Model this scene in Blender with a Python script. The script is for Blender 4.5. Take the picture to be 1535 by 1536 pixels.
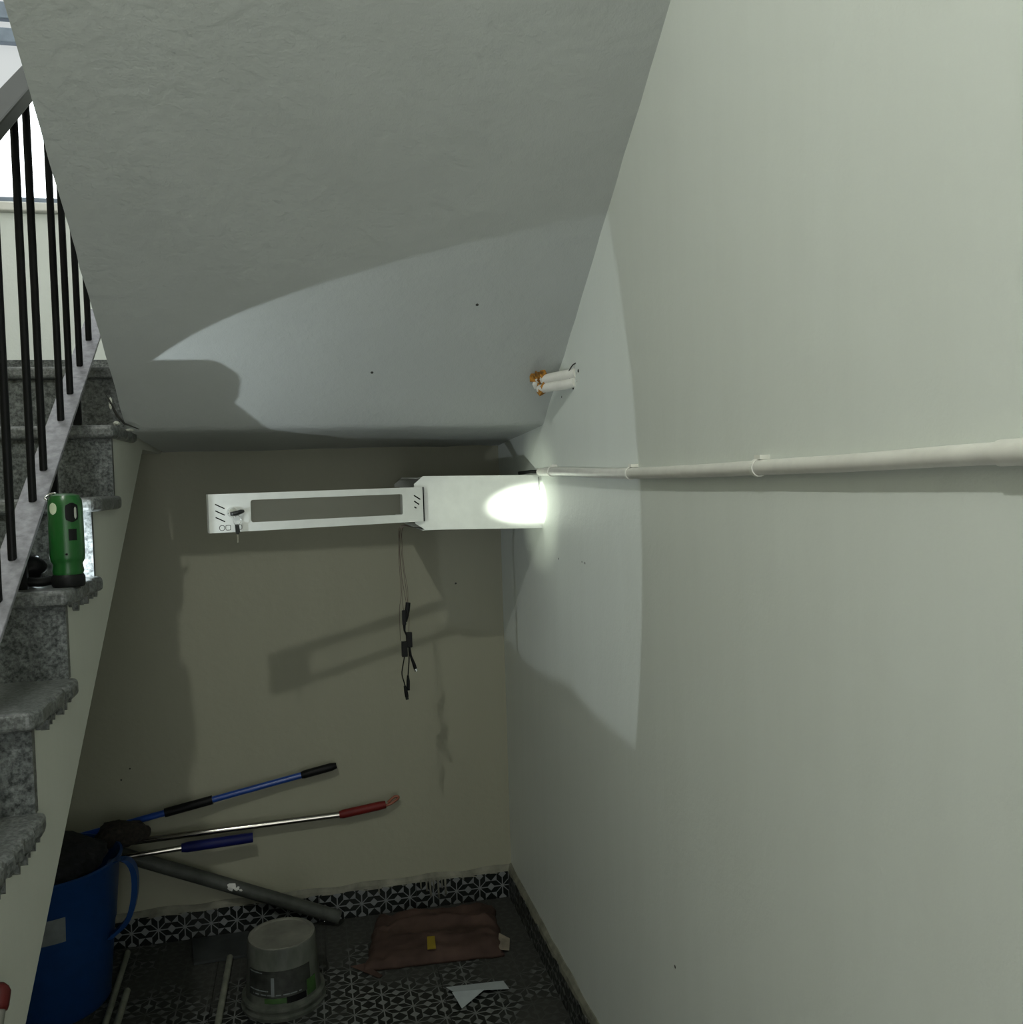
import bpy, bmesh, math, random
from mathutils import Vector, Matrix, noise

for o in list(bpy.data.objects):
    bpy.data.objects.remove(o)
scene = bpy.context.scene
C = scene.collection
rng = random.Random(7)

# ------------------------------------------------------------------ camera
F_PX = 1372.5
cam_d = bpy.data.cameras.new('camera')
cam = bpy.data.objects.new('camera', cam_d); C.objects.link(cam)
cam_d.sensor_fit = 'HORIZONTAL'; cam_d.sensor_width = 36.0
cam_d.lens = F_PX / 1535.0 * 36.0
cam_d.clip_start = 0.02
right_ax = Vector((0.9747, -0.2215, -0.0309)).normalized()
fwd_ax = Vector((0.2204, 0.9747, -0.0369)).normalized()
up_ax = right_ax.cross(fwd_ax).normalized()
right_ax = fwd_ax.cross(up_ax).normalized()
m = Matrix.Identity(4)
for i in range(3):
    m[i][0] = right_ax[i]; m[i][1] = up_ax[i]; m[i][2] = -fwd_ax[i]
m[2][3] = 1.49
cam.matrix_world = m
scene.camera = cam

# ------------------------------------------------------------------ world, exposure
world = bpy.data.worlds.new('world'); scene.world = world
world.use_nodes = True
world.node_tree.nodes['Background'].inputs[0].default_value = (0.97, 1.0, 0.98, 1)
world.node_tree.nodes['Background'].inputs[1].default_value = 2.2
scene.view_settings.view_transform = 'Standard'
scene.view_settings.look = 'None'
scene.view_settings.gamma = 1.0
scene.view_settings.use_curve_mapping = False
scene.view_settings.exposure = 0.0

LAMP_POS = Vector((-0.53, 0.126, 3.08))
LAMP_STRENGTH = 1450.0
LAMP_COL = (0.97, 1.0, 0.93)
TORCH_POS = Vector((-0.540, 2.0, 1.3425))
TORCH_AXIS = Vector((0.755, 0.656, 0.011)).normalized()
TORCH_HALF = 52.1
TORCH_HOT = Vector((0.632, 2.5675, 1.415))
TORCH_SPILL_W = 6.8
TORCH_BEAM_W = 430.0

# ------------------------------------------------------------------ measures (metres; camera stands over x=0, y=0)
XR = 0.672          # right wall
YB = 3.154          # back wall
XS = -0.447         # open side of the lower flight
XSF = -0.438        # left edge of the upper flight
XL = -1.60          # left wall
YF = -0.90          # wall behind the camera
ZTOP = 4.60
RUN, RISE = 0.25, 0.1697
Y1, Z1 = 2.372, 1.477
ZS0, MSF = 3.431, 0.7075      # upper flight soffit z = ZS0 - MSF*y
UND, MU = -0.405, 0.717       # lower flight underside z = UND + MU*y

# ------------------------------------------------------------------ materials
def srgb(h):
    h = h.lstrip('#'); r = []
    for i in (0, 2, 4):
        c = int(h[i:i+2], 16) / 255
        r.append(c / 12.92 if c <= 0.04045 else ((c + 0.055) / 1.055) ** 2.4)
    return (*r, 1)

class N:
    """small node-tree writer"""
    def __init__(s, name):
        s.m = bpy.data.materials.new(name); s.m.use_nodes = True
        s.t = s.m.node_tree; s.b = s.t.nodes['Principled BSDF']
    def n(s, typ, **kw):
        x = s.t.nodes.new(typ)
        for k, v in kw.items():
            if isinstance(k, str) and hasattr(x, k): setattr(x, k, v)
        return x
    def l(s, a, b): s.t.links.new(a, b)
    def math(s, op, a, b=None, c=None):
        x = s.t.nodes.new('ShaderNodeMath'); x.operation = op
        for i, v in enumerate((a, b, c)):
            if v is None: continue
            if isinstance(v, (int, float)): x.inputs[i].default_value = v
            else: s.l(v, x.inputs[i])
        return x.outputs[0]
    def pos(s, scale=(1, 1, 1)):
        g = s.t.nodes.new('ShaderNodeNewGeometry')
        mp = s.t.nodes.new('ShaderNodeMapping'); mp.inputs['Scale'].default_value = scale
        s.l(g.outputs['Position'], mp.inputs[0]); return mp.outputs[0]
    def obj(s, scale=(1, 1, 1)):
        g = s.t.nodes.new('ShaderNodeTexCoord')
        mp = s.t.nodes.new('ShaderNodeMapping'); mp.inputs['Scale'].default_value = scale
        s.l(g.outputs['Object'], mp.inputs[0]); return mp.outputs[0]
    def noise(s, vec, scale, detail=4, rough=0.55):
        x = s.t.nodes.new('ShaderNodeTexNoise')
        x.inputs['Scale'].default_value = scale; x.inputs['Detail'].default_value = detail
        x.inputs['Roughness'].default_value = rough
        s.l(vec, x.inputs['Vector']); return x.outputs[0]
    def ramp(s, fac, stops):
        x = s.t.nodes.new('ShaderNodeValToRGB'); e = x.color_ramp.elements
        while len(e) < len(stops): e.new(0.5)
        for i, (p, c) in enumerate(stops):
            e[i].position = p; e[i].color = c if len(c) == 4 else (*c, 1)
        s.l(fac, x.inputs[0]); return x.outputs[0]
    def mix(s, fac, a, b):
        x = s.t.nodes.new('ShaderNodeMix'); x.data_type = 'RGBA'
        for i, v in ((0, fac), (6, a), (7, b)):
            if isinstance(v, (int, float)): x.inputs[i].default_value = v
            elif isinstance(v, tuple): x.inputs[i].default_value = v if len(v) == 4 else (*v, 1)
            else: s.l(v, x.inputs[i])
        return x.outputs[2]
    def bump(s, h, strength, dist=0.01):
        x = s.t.nodes.new('ShaderNodeBump'); x.inputs['Strength'].default_value = strength
        x.inputs['Distance'].default_value = dist
        s.l(h, x.inputs['Height']); s.l(x.outputs[0], s.b.inputs['Normal'])
    def col(s, v):
        if isinstance(v, tuple): s.b.inputs['Base Color'].default_value = v if len(v) == 4 else (*v, 1)
        else: s.l(v, s.b.inputs['Base Color'])
    def set(s, **kw):
        for k, v in kw.items():
            s.b.inputs[k.replace('_', ' ').title() if k != 'ior' else 'IOR'].default_value = v
        return s

def plain(name, col, rough=0.5, metal=0.0, var=0.06, scale=30, bump=0.0, spec=0.5):
    k = N(name); k.b.inputs['Specular IOR Level'].default_value = spec; k.b.inputs['Roughness'].default_value = rough; k.b.inputs['Metallic'].default_value = metal
    nz = k.noise(k.obj(), scale, 3)
    c = srgb(col) if isinstance(col, str) else col
    d = tuple(max(0, x * (1 - var * 3)) for x in c[:3]); e = tuple(min(1, x * (1 + var)) for x in c[:3])
    k.col(k.ramp(nz, [(0.3, d), (0.7, e)]))
    if bump: k.bump(nz, bump, 0.004)
    return k.m

def plaster(name, base, dirt, rough=0.62, streak=0.35, bump=0.28):
    k = N(name); k.b.inputs['Roughness'].default_value = rough
    p = k.pos()
    big = k.noise(p, 1.7, 4)
    st = k.noise(k.pos((9, 9, 1.1)), 1.6, 5, 0.6)
    f = k.math('MULTIPLY', k.math('SUBTRACT', k.math('ADD', big, st), 0.78), 1.0)
    f = k.math('MULTIPLY', k.math('MAXIMUM', f, 0.0), streak * 2)
    k.col(k.mix(f, base, dirt))
    fine = k.noise(p, 260, 2); mid = k.noise(p, 38, 4, 0.6)
    v = k.t.nodes.new('ShaderNodeTexVoronoi'); v.inputs['Scale'].default_value = 21
    k.l(p, v.inputs['Vector'])
    pim = k.math('MULTIPLY', k.math('LESS_THAN', v.outputs['Distance'], 0.11),
                 k.math('GREATER_THAN', k.noise(p, 2.3, 2), 0.55))
    h = k.math('ADD', k.math('MULTIPLY', fine, 0.16), k.math('ADD', k.math('MULTIPLY', mid, 0.75), k.math('MULTIPLY', pim, 0.30)))
    k.bump(h, bump, 0.006)
    return k.m

M_RIGHT = plaster('cream_wall_paint', (0.69, 0.725, 0.685), (0.56, 0.58, 0.53), 0.5, 0.2)
M_BACK = plaster('shade_darkened_wall_paint', (0.295, 0.292, 0.218), (0.25, 0.245, 0.182), 0.55, 0.25, 0.2)  # wall paint darkened: shade under the landing is put into the colour
M_SOFFIT = plaster('white_plaster', (0.47, 0.495, 0.48), (0.40, 0.42, 0.40), 0.7, 0.25, 0.42)
M_SIDE = plaster('stair_side_paint', (0.52, 0.53, 0.465), (0.44, 0.45, 0.39), 0.6, 0.3, 0.2)

def granite(name, dark, mid, light, rough=0.35):
    k = N(name); k.b.inputs['Roughness'].default_value = rough
    p = k.pos()
    a = k.noise(p, 62, 4, 0.75); b = k.noise(p, 150, 3, 0.6)
    c1 = k.ramp(a, [(0.36, dark), (0.50, mid), (0.66, light)])
    c2 = k.ramp(b, [(0.42, (0.01, 0.012, 0.012)), (0.58, (0.20, 0.215, 0.21))])
    k.col(k.mix(0.35, c1, c2))
    dust = k.noise(p, 9, 4); k.bump(dust, 0.1, 0.003)
    return k.m
M_GRANITE = granite('grey_granite', (0.011, 0.014, 0.0135), (0.056, 0.064, 0.062), (0.160, 0.172, 0.168))
M_TREAD = granite('worn_granite_tread', (0.055, 0.06, 0.056), (0.095, 0.102, 0.096), (0.155, 0.162, 0.154), 0.42)

def pattern_tile(name, axes, s=0.0825, off=(0.0, 0.0), dust_amt=0.5, LIGHT=(0.15, 0.158, 0.152), stain=False):
    """printed star-and-diamond cement tile"""
    k = N(name); k.b.inputs['Roughness'].default_value = 0.38; k.b.inputs['Specular IOR Level'].default_value = 0.2
    g = k.t.nodes.new('ShaderNodeNewGeometry'); sep = k.t.nodes.new('ShaderNodeSeparateXYZ')
    k.l(g.outputs['Position'], sep.inputs[0])
    def fold(ax, o):
        u = k.math('FRACT', k.math('ADD', k.math('DIVIDE', sep.outputs[ax], s), 40.0 + o))
        return k.math('SUBTRACT', 0.5, k.math('ABSOLUTE', k.math('SUBTRACT', u, 0.5)))
    a = fold(axes[0], off[0]); b = fold(axes[1], off[1])
    ra = k.math('SUBTRACT', 0.5, a); rb = k.math('SUBTRACT', 0.5, b)
    g1 = k.math('LESS_THAN', k.math('ADD', ra, b), 0.17)
    g2 = k.math('LESS_THAN', k.math('ADD', rb, a), 0.17)
    ln = k.math('LESS_THAN', k.math('MINIMUM', a, b), 0.024)
    dg = k.math('MULTIPLY', k.math('LESS_THAN', k.math('ABSOLUTE', k.math('SUBTRACT', a, b)), 0.026),
                k.math('LESS_THAN', k.math('MAXIMUM', a, b), 0.26))
    tr = k.math('MULTIPLY', k.math('GREATER_THAN', k.math('MINIMUM', a, b), 0.25),
                k.math('LESS_THAN', k.math('ADD', a, b), 0.75))
    lt = k.math('MAXIMUM', k.math('MAXIMUM', k.math('MAXIMUM', g1, g2), k.math('MAXIMUM', ln, dg)), tr)
    p = k.pos()
    base = k.mix(lt, (0.006, 0.0075, 0.007), LIGHT)
    nz = k.noise(p, 4.2, 5, 0.65)
    if stain:      # a film of dried cement left in the back corner and beside the right wall
        def rampv(ax, a0, a1, amt):
            return k.math('MULTIPLY', k.math('MINIMUM', k.math('MAXIMUM', k.math('DIVIDE', k.math('SUBTRACT', sep.outputs[ax], a0), a1 - a0), 0.0), 1.0), amt)
        nz = k.math('ADD', nz, k.math('ADD', rampv(1, 2.62, 2.95, 0.20), rampv(0, 0.42, 0.60, 0.16)))
    d = k.ramp(nz, [(0.48, (0, 0, 0)), (0.66, (1, 1, 1))])
    df = k.math('MULTIPLY', d, dust_amt)
    k.col(k.mix(df, base, (0.042, 0.043, 0.038)))
    k.l(k.math('ADD', 0.36, k.math('MULTIPLY', df, 0.5)), k.b.inputs['Roughness'])
    return k.m
M_FLOOR = pattern_tile('patterned_floor_tile', (0, 1), dust_amt=0.93, stain=True)
M_SKB = pattern_tile('patterned_skirting_back', (0, 2), off=(0.30, 0.45), dust_amt=0.3, LIGHT=(0.17, 0.18, 0.18))
M_SKR = pattern_tile('patterned_skirting_right', (1, 2), off=(0.0, 0.45), dust_amt=0.75)
M_GROUT = plain('dusty_cement', (0.055, 0.055, 0.05), 0.9, var=0.15, scale=14, bump=0.3)
M_LIP = plain('cream_cement_lip', (0.20, 0.198, 0.152), 0.75, var=0.15, scale=18, bump=0.6)

M_BLACKMETAL = plain('black_painted_steel', (0.006, 0.0065, 0.007), 0.38, 0.0, spec=0.15)
M_RAILGREY = plain('grey_steel_flat', (0.30, 0.30, 0.325), 0.42, 0.3, var=0.12, scale=60)
M_HANDRAIL = plain('dark_grey_steel', (0.014, 0.017, 0.014), 0.4, 0.0, spec=0.2)
M_WHITEMETAL = plain('white_powder_coat', (0.64, 0.66, 0.63), 0.42, 0.0, var=0.02)
M_BLACK = plain('black_plastic', (0.006, 0.0065, 0.0065), 0.45, spec=0.15)
M_CHROME = plain('chrome', (0.75, 0.76, 0.75), 0.16, 1.0, var=0.02)
M_PVC = plain('white_pvc', (0.72, 0.71, 0.66), 0.32, 0.0, var=0.03)
M_CLIP = plain('white_clip', (0.78, 0.78, 0.72), 0.4, 0.0, var=0.03)
M_GREEN = plain('green_plastic', (0.006, 0.078, 0.011), 0.3, 0.0, var=0.04)
M_STICK = plain('pale_sticker', (0.50, 0.58, 0.40), 0.5)
M_BLUE = plain('blue_plastic_bucket', (0.007, 0.042, 0.15), 0.42, 0.0, var=0.04, spec=0.3)
M_BLUEPOLE = plain('blue_pole', (0.010, 0.050, 0.26), 0.28, 0.0, var=0.04)
M_BLUEGRIP = plain('navy_grip', (0.005, 0.009, 0.085), 0.5, 0.0, spec=0.2)
M_RED = plain('red_grip', (0.135, 0.010, 0.008), 0.5, 0.0, spec=0.25)
M_ORANGE = plain('orange_loop', (0.26, 0.085, 0.045), 0.5)
M_STEEL = plain('polished_steel_pole', (0.42, 0.40, 0.36), 0.13, 1.0, var=0.03)
M_GREYPIPE = plain('dirty_grey_pipe', (0.062, 0.067, 0.058), 0.55, 0.0, var=0.15, scale=20, spec=0.3)
M_SPLASH = plain('white_paint_splash', (0.62, 0.62, 0.58), 0.6)
M_BRUSH = plain('dark_brown_bristle', (0.022, 0.017, 0.012), 0.9, var=0.25, scale=90, bump=0.6)
M_MOP = plain('black_mop_cloth', (0.010, 0.011, 0.014), 0.95, var=0.25, scale=60, bump=0.6)
M_SACK = plain('brown_paper_sack', (0.068, 0.042, 0.033), 0.85, var=0.16, scale=9, bump=0.25, spec=0.2)
M_YELLOW = plain('yellow_label', (0.21, 0.15, 0.004), 0.6)
M_PAPER = plain('white_paper', (0.34, 0.375, 0.385), 0.7, var=0.03)
M_WOODSTICK = plain('pale_wood_stick', (0.20, 0.21, 0.165), 0.6, var=0.1, scale=25)
M_SLAB = plain('plain_grey_tile', (0.040, 0.045, 0.044), 0.65, var=0.12, scale=12, spec=0.2)
M_TAGGREY = plain('grey_bucket_sticker', (0.16, 0.18, 0.18), 0.55, var=0.08)
M_TORN = plain('torn_orange_foam', (0.42, 0.19, 0.025), 0.9, var=0.3, scale=70, bump=0.8)
M_WIRE = plain('thin_brown_wire', (0.10, 0.075, 0.055), 0.5)
M_HOLE = plain('dark_dent', (0.05, 0.05, 0.045), 0.9)
M_WOODGREY = plain('grey_broom_stick', (0.12, 0.12, 0.10), 0.6, var=0.1)
M_LOCKBLACK = plain('black_key_bow', (0.012, 0.014, 0.013), 0.3)
M_GREENLBL = plain('green_tub_label', (0.035, 0.09, 0.02), 0.55, var=0.15)
M_FRAME = plain('blue_grey_window_frame', (0.22, 0.27, 0.34), 0.5)

def tub_plastic():
    k = N('cloudy_tub_plastic'); k.b.inputs['Roughness'].default_value = 0.35
    nz = k.noise(k.obj((1, 1, 0.4)), 22, 4)
    k.col(k.ramp(nz, [(0.35, (0.065, 0.075, 0.06)), (0.65, (0.15, 0.16, 0.135))]))
    k.b.inputs['Transmission Weight'].default_value = 0.35
    k.b.inputs['IOR'].default_value = 1.25
    return k.m
M_TUB = tub_plastic()
M_TUBTOP = plain('chalky_tub_bottom', (0.165, 0.165, 0.135), 0.8, var=0.12, scale=14)

def clear_pane():
    k = N('clear_acrylic'); t = k.t
    tr = t.nodes.new('ShaderNodeBsdfTransparent'); gl = t.nodes.new('ShaderNodeBsdfPrincipled')
    gl.inputs['Base Color'].default_value = (0.5, 0.5, 0.45, 1); gl.inputs['Roughness'].default_value = 0.15
    mx = t.nodes.new('ShaderNodeMixShader'); mx.inputs[0].default_value = 0.07
    k.l(tr.outputs[0], mx.inputs[1]); k.l(gl.outputs[0], mx.inputs[2])
    k.l(mx.outputs[0], t.nodes['Material Output'].inputs[0]); return k.m
M_CLEAR = clear_pane()

def emit(name, col, strength):
    k = N(name); k.col((0.8, 0.8, 0.8))
    k.b.inputs['Emission Color'].default_value = (*col, 1); k.b.inputs['Emission Strength'].default_value = strength
    return k.m
M_BULB = emit('glowing_bulb', LAMP_COL, LAMP_STRENGTH)
M_LENS = emit('glowing_lens', (0.88, 0.96, 1.0), 12.0)
M_DAY = emit('daylight_frosted_glass', (0.92, 0.97, 1.0), 2.5)
M_DAY2 = emit('hazy_frosted_glass', (0.88, 0.93, 0.93), 0.62)
M_DAY2.node_tree.nodes['Principled BSDF'].inputs['Base Color'].default_value = (0.1, 0.1, 0.1, 1)

# ------------------------------------------------------------------ geometry helpers
class G:
    def __init__(s): s.v = []; s.f = []
    def box(s, x0, x1, y0, y1, z0, z1):
        b = len(s.v)
        s.v += [(x, y, z) for z in (z0, z1) for y in (y0, y1) for x in (x0, x1)]
        s.f += [tuple(b + i for i in q) for q in ((0, 2, 3, 1), (4, 5, 7, 6), (0, 1, 5, 4), (2, 6, 7, 3), (0, 4, 6, 2), (1, 3, 7, 5))]
        return s
    def prism(s, poly, axis, a0, a1):
        """extrude a 2-D polygon along axis 'x' (poly=(y,z)), 'y' (x,z) or 'z' (x,y)"""
        b = len(s.v); n = len(poly)
        for a in (a0, a1):
            for p, q in poly:
                s.v.append({'x': (a, p, q), 'y': (p, a, q), 'z': (p, q, a)}[axis])
        s.f.append(tuple(b + i for i in range(n))); s.f.append(tuple(b + n + i for i in reversed(range(n))))
        for i in range(n):
            j = (i + 1) % n; s.f.append((b + i, b + n + i, b + n + j, b + j))
        return s
    def tube(s, path, r, n=12, cap=True):
        path = [Vector(p) for p in path]; b = len(s.v); k = len(path)
        rs = r if isinstance(r, (list, tuple)) else [r] * k
        t0 = (path[1] - path[0]).normalized()
        ref = Vector((0, 0, 1)) if abs(t0.z) < 0.9 else Vector((1, 0, 0))
        u = t0.cross(ref).normalized()
        for i, p in enumerate(path):
            t = (path[min(i + 1, k - 1)] - path[max(i - 1, 0)]).normalized()
            u = (u - t * u.dot(t)).normalized(); w = t.cross(u)
            for j in range(n):
                a = 2 * math.pi * j / n
                s.v.append(tuple(p + (u * math.cos(a) + w * math.sin(a)) * rs[i]))
        for i in range(k - 1):
            for j in range(n):
                j2 = (j + 1) % n
                s.f.append((b + i * n + j, b + i * n + j2, b + (i + 1) * n + j2, b + (i + 1) * n + j))
        if cap:
            s.f.append(tuple(b + j for j in reversed(range(n))))
            s.f.append(tuple(b + (k - 1) * n + j for j in range(n)))
        return s
    def lathe(s, prof, c=(0, 0, 0), axis=(0, 0, 1), n=32):
        """prof: (radius, height) pairs, revolved about axis through c"""
        c = Vector(c); ax = Vector(axis).normalized()
        q = Vector((0, 0, 1)).rotation_difference(ax)
        b = len(s.v); k = len(prof)
        for r, h in prof:
            for j in range(n):
                a = 2 * math.pi * j / n
                s.v.append(tuple(c + q @ Vector((r * math.cos(a), r * math.sin(a), h))))
        for i in range(k - 1):
            for j in range(n):
                j2 = (j + 1) % n
                s.f.append((b + i * n + j, b + i * n + j2, b + (i + 1) * n + j2, b + (i + 1) * n + j))
        if prof[0][0] > 1e-6: s.f.append(tuple(b + j for j in reversed(range(n))))
        if prof[-1][0] > 1e-6: s.f.append(tuple(b + (k - 1) * n + j for j in range(n)))
        return s
    def build(s, name, mat, parent=None, smooth=False, bevel=0.0, seg=2):
        me = bpy.data.meshes.new(name); me.from_pydata(s.v, [], s.f)
        bm = bmesh.new(); bm.from_mesh(me)
        bmesh.ops.remove_doubles(bm, verts=bm.verts, dist=1e-6)
        bmesh.ops.recalc_face_normals(bm, faces=bm.faces)
        bm.to_mesh(me); bm.free()
        me.materials.append(mat)
        o = bpy.data.objects.new(name, me); C.objects.link(o)
        if parent is not None: attach(o, parent)
        if smooth:
            for p in me.polygons: p.use_smooth = True
            if smooth == 'auto':
                md = o.modifiers.new('edges', 'EDGE_SPLIT'); md.split_angle = math.radians(38)
        if bevel:
            md = o.modifiers.new('bevel', 'BEVEL'); md.width = bevel; md.segments = seg
            md.limit_method = 'ANGLE'; md.angle_limit = math.radians(40)
        return o

ORIGIN = {}
def attach(o, parent):
    o.parent = parent
    o.location = Vector(o.location) - ORIGIN.get(parent.name, Vector())
def tag(o, label=None, cat=None, group=None, kind=None):
    for k, v in (('label', label), ('category', cat), ('group', group), ('kind', kind)):
        if v: o[k] = v
    return o
def thing(name, loc, label, cat, group=None, kind=None):
    o = bpy.data.objects.new(name, None); C.objects.link(o); o.location = loc
    o.empty_display_size = 0.05
    ORIGIN[o.name] = Vector(loc)
    return tag(o, label, cat, group, kind)
def struct(o, label=None, cat=None): return tag(o, label, cat, kind='structure')
def copy_of(src, parent, offset):
    o = src.copy(); C.objects.link(o); o.parent = parent
    o.location = Vector(src.location) + Vector(offset); return o
def wob(path, amp, seed):
    r = random.Random(seed)
    return [Vector(p) + Vector((r.uniform(-amp, amp), r.uniform(-amp, amp), 0)) for p in path]
def bez(pts, n=24):
    """Catmull-Rom through pts"""
    P = [Vector(p) for p in pts]; P = [P[0] * 2 - P[1]] + P + [P[-1] * 2 - P[-2]]
    out = []
    segs = len(P) - 3
    for i in range(segs):
        a, b, c, d = P[i:i + 4]
        for k in range(max(2, n // segs)):
            t = k / max(2, n // segs)
            out.append(0.5 * ((2 * b) + (c - a) * t + (2 * a - 5 * b + 4 * c - d) * t * t + (3 * b - a - 3 * c + d) * t ** 3))
    out.append(P[-2]); return out

def lump(name, c, rad, mat, parent=None, seed=0, amp=0.25):
    bm = bmesh.new(); bmesh.ops.create_icosphere(bm, subdivisions=4, radius=1)
    for v in bm.verts:
        q = v.co * 1.7 + Vector((seed * 3.1, 0, 0))
        f = 1 + amp * noise.noise(q) + amp * 0.5 * noise.noise(q * 3) + amp * 0.25 * noise.noise(q * 8)
        v.co = Vector((v.co.x * rad[0] * f + c[0], v.co.y * rad[1] * f + c[1], v.co.z * rad[2] * f + c[2]))
    me = bpy.data.meshes.new(name); bm.to_mesh(me); bm.free(); me.materials.append(mat)
    for p in me.polygons: p.use_smooth = True
    o = bpy.data.objects.new(name, me); C.objects.link(o)
    if parent: attach(o, parent)
    return o

# ================================================================== THE SETTING
# right wall
struct(G().box(XR, XR + 0.15, YF, YB + 0.15, 0, ZTOP).build('wall_right', M_RIGHT), 'pale cream plastered wall along the right side', 'wall')
wall_right = bpy.data.objects['wall_right']
# back wall with a window opening above the landing
WX0, WX1, WZ0, WZ1 = -1.45, -0.50, 2.395, 3.55
g = G().box(XL, WX0, YB, YB + 0.15, 1.72, ZTOP).box(WX1, XR, YB, YB + 0.15, 1.72, ZTOP)
g.box(WX0, WX1, YB, YB + 0.15, 1.72, WZ0).box(WX0, WX1, YB, YB + 0.15, WZ1, ZTOP)
struct(g.build('wall_landing', M_RIGHT), 'off-white wall above the stair landing behind the railing', 'wall')
wall_back = struct(G().box(XL, XR, YB, YB + 0.15, 0, 1.72).build('wall_back', M_BACK), 'plastered wall at the back under the landing, shade in its colour', 'wall')
struct(G().box(XL - 0.15, XL, YF, YB + 0.15, 0, ZTOP).build('wall_left', M_BACK), 'cream wall beyond the stairs on the left', 'wall')

# wall behind the viewer with the open street doorway
DX0, DX1, DZ1 = -0.42, 0.60, 2.15
g = G().box(XL, DX0, YF - 0.15, YF, 0, ZTOP).box(DX1, XR, YF - 0.15, YF, 0, ZTOP).box(DX0, DX1, YF - 0.15, YF, DZ1, ZTOP)
struct(g.build('wall_front', M_BACK), 'wall of the hall behind the viewer with an open doorway', 'wall')

# ceiling: the sloping underside of the upper flight and of the landing, and the hall slab
def ceiling_mesh():
    bm = bmesh.new()
    prof = [(0.18, ZS0 - MSF * 0.18)]
    k = 44
    for i in range(1, k):
        y = 0.18 + (2.505 - 0.18) * i / k
        prof.append((y, ZS0 - MSF * y))
    prof += [(2.515, 1.6515), (2.528, 1.6435), (2.542, 1.6395), (2.62, 1.635), (2.80, 1.626), (2.98, 1.616), (YB, 1.608)]
    nx = 30
    xs = [XSF + (XR - XSF) * i / nx for i in range(nx + 1)]
    grid = []
    for x in xs:
        row = []
        for (y, z) in prof:
            edge = 1.0 if x < XR - 1e-4 else 0.0
            q = Vector((x * 5, y * 5, z * 5))
            e_ = max(0.0, min(1.0, (x - 0.45) / 0.2))
            dz = noise.noise(q) * 0.004 + noise.noise(q * 4.7) * (0.0016 + 0.005 * e_) + noise.noise(q * 11) * 0.002 * e_
            dx = (noise.noise(Vector((y * 14, z * 14, 3.1))) * 0.004) if x < XSF + 1e-4 else 0
            row.append(bm.verts.new((x + dx, y, z + dz)))
        grid.append(row)
    for i in range(nx):
        for j in range(len(prof) - 1):
            bm.faces.new((grid[i][j], grid[i][j + 1], grid[i + 1][j + 1], grid[i + 1][j]))
    # the slab above: left cheek, top, ends
    top = [(0.18, 3.62), (2.78, 1.815), (YB, 1.815)]
    tl = [bm.verts.new((XSF, y, z)) for y, z in top]; tr = [bm.verts.new((XR, y, z)) for y, z in top]
    bm.faces.new([tl[0], tl[1], tl[2]] + list(reversed(grid[0])))
    bm.faces.new([tr[0], tr[1], tr[2]] + list(reversed(grid[-1])))
    bm.faces.new((tl[0], tl[1], tr[1], tr[0])); bm.faces.new((tl[1], tl[2], tr[2], tr[1]))
    bm.faces.new([tl[0]] + [grid[i][0] for i in range(nx + 1)] + [tr[0]])
    bmesh.ops.recalc_face_normals(bm, faces=bm.faces)
    for f in bm.faces: f.smooth = len(f.verts) == 4 and f.calc_area() < 0.02
    me = bpy.data.meshes.new('ceiling'); bm.to_mesh(me); bm.free(); me.materials.append(M_SOFFIT)
    o = bpy.data.objects.new('ceiling', me); C.objects.link(o)
    md = o.modifiers.new('edges', 'EDGE_SPLIT'); md.split_angle = math.radians(25)
    return o
ceil = struct(ceiling_mesh(), 'white plastered underside of the upper stair flight', 'ceiling')
struct(G().box(XL, XR, YF, 0.18, 3.27, 3.45).build('ceiling_hall', M_SOFFIT), 'flat white ceiling over the hall', 'ceiling')

# floor: a cement bed with separate printed tiles
floor = struct(G().box(XL, XR, YF, YB, -0.10, -0.006).build('floor', M_GROUT), 'black and white patterned tile floor, dusty', 'floor')
TS = 0.33
def tile_box(w, d, h):
    return G().box(0.0009, w - 0.0009, 0.0009, d - 0.0009, -h, 0)
tile_src = None
ny = int(math.ceil((YB - YF) / TS)); nx = int(math.ceil((XR - XL) / TS))
for j in range(ny):
    for i in range(nx):
        x1 = XR - i * TS; y1 = YB - j * TS
        x0 = max(XL, x1 - TS); y0 = max(YF, y1 - TS)
        full = (x1 - x0 > TS - 1e-6) and (y1 - y0 > TS - 1e-6)
        if full and tile_src is not None:
            o = tile_src.copy(); C.objects.link(o); o.parent = floor
        else:
            o = tile_box(x1 - x0, y1 - y0, 0.008).build('tile', M_FLOOR, floor)
            if full: tile_src = o
        o.location = (x0, y0, rng.uniform(-0.0006, 0.0004))

# skirting tiles with a cement lip
SKH = 0.097
bb = struct(G().box(XL, XR, YB - 0.006, YB, 0, SKH).build('baseboard_back', M_GROUT), 'patterned black and white skirting tiles on the back wall', 'skirting')
i = 0; x1 = XR - 0.013
while x1 > XL + 0.01:
    x0 = max(XL, x1 - TS)
    G().box(x0 + 0.0008, x1 - 0.0008, YB - 0.013 - rng.uniform(0, 0.001), YB - 0.004, 0.001, SKH - 0.004).build('tile', M_SKB, bb)
    x1 = x0
br = struct(G().box(XR - 0.006, XR, YF, YB - 0.006, 0, SKH).build('baseboard_right', M_GROUT), 'dusty patterned skirting tiles along the right wall', 'skirting')
y1 = YB - 0.014
while y1 > YF + 0.01:
    y0 = max(YF, y1 - TS)
    G().box(XR - 0.013 - rng.uniform(0, 0.001), XR - 0.004, y0 + 0.0008, y1 - 0.0008, 0.001, SKH - 0.004).build('tile', M_SKR, br)
    y1 = y0
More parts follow.
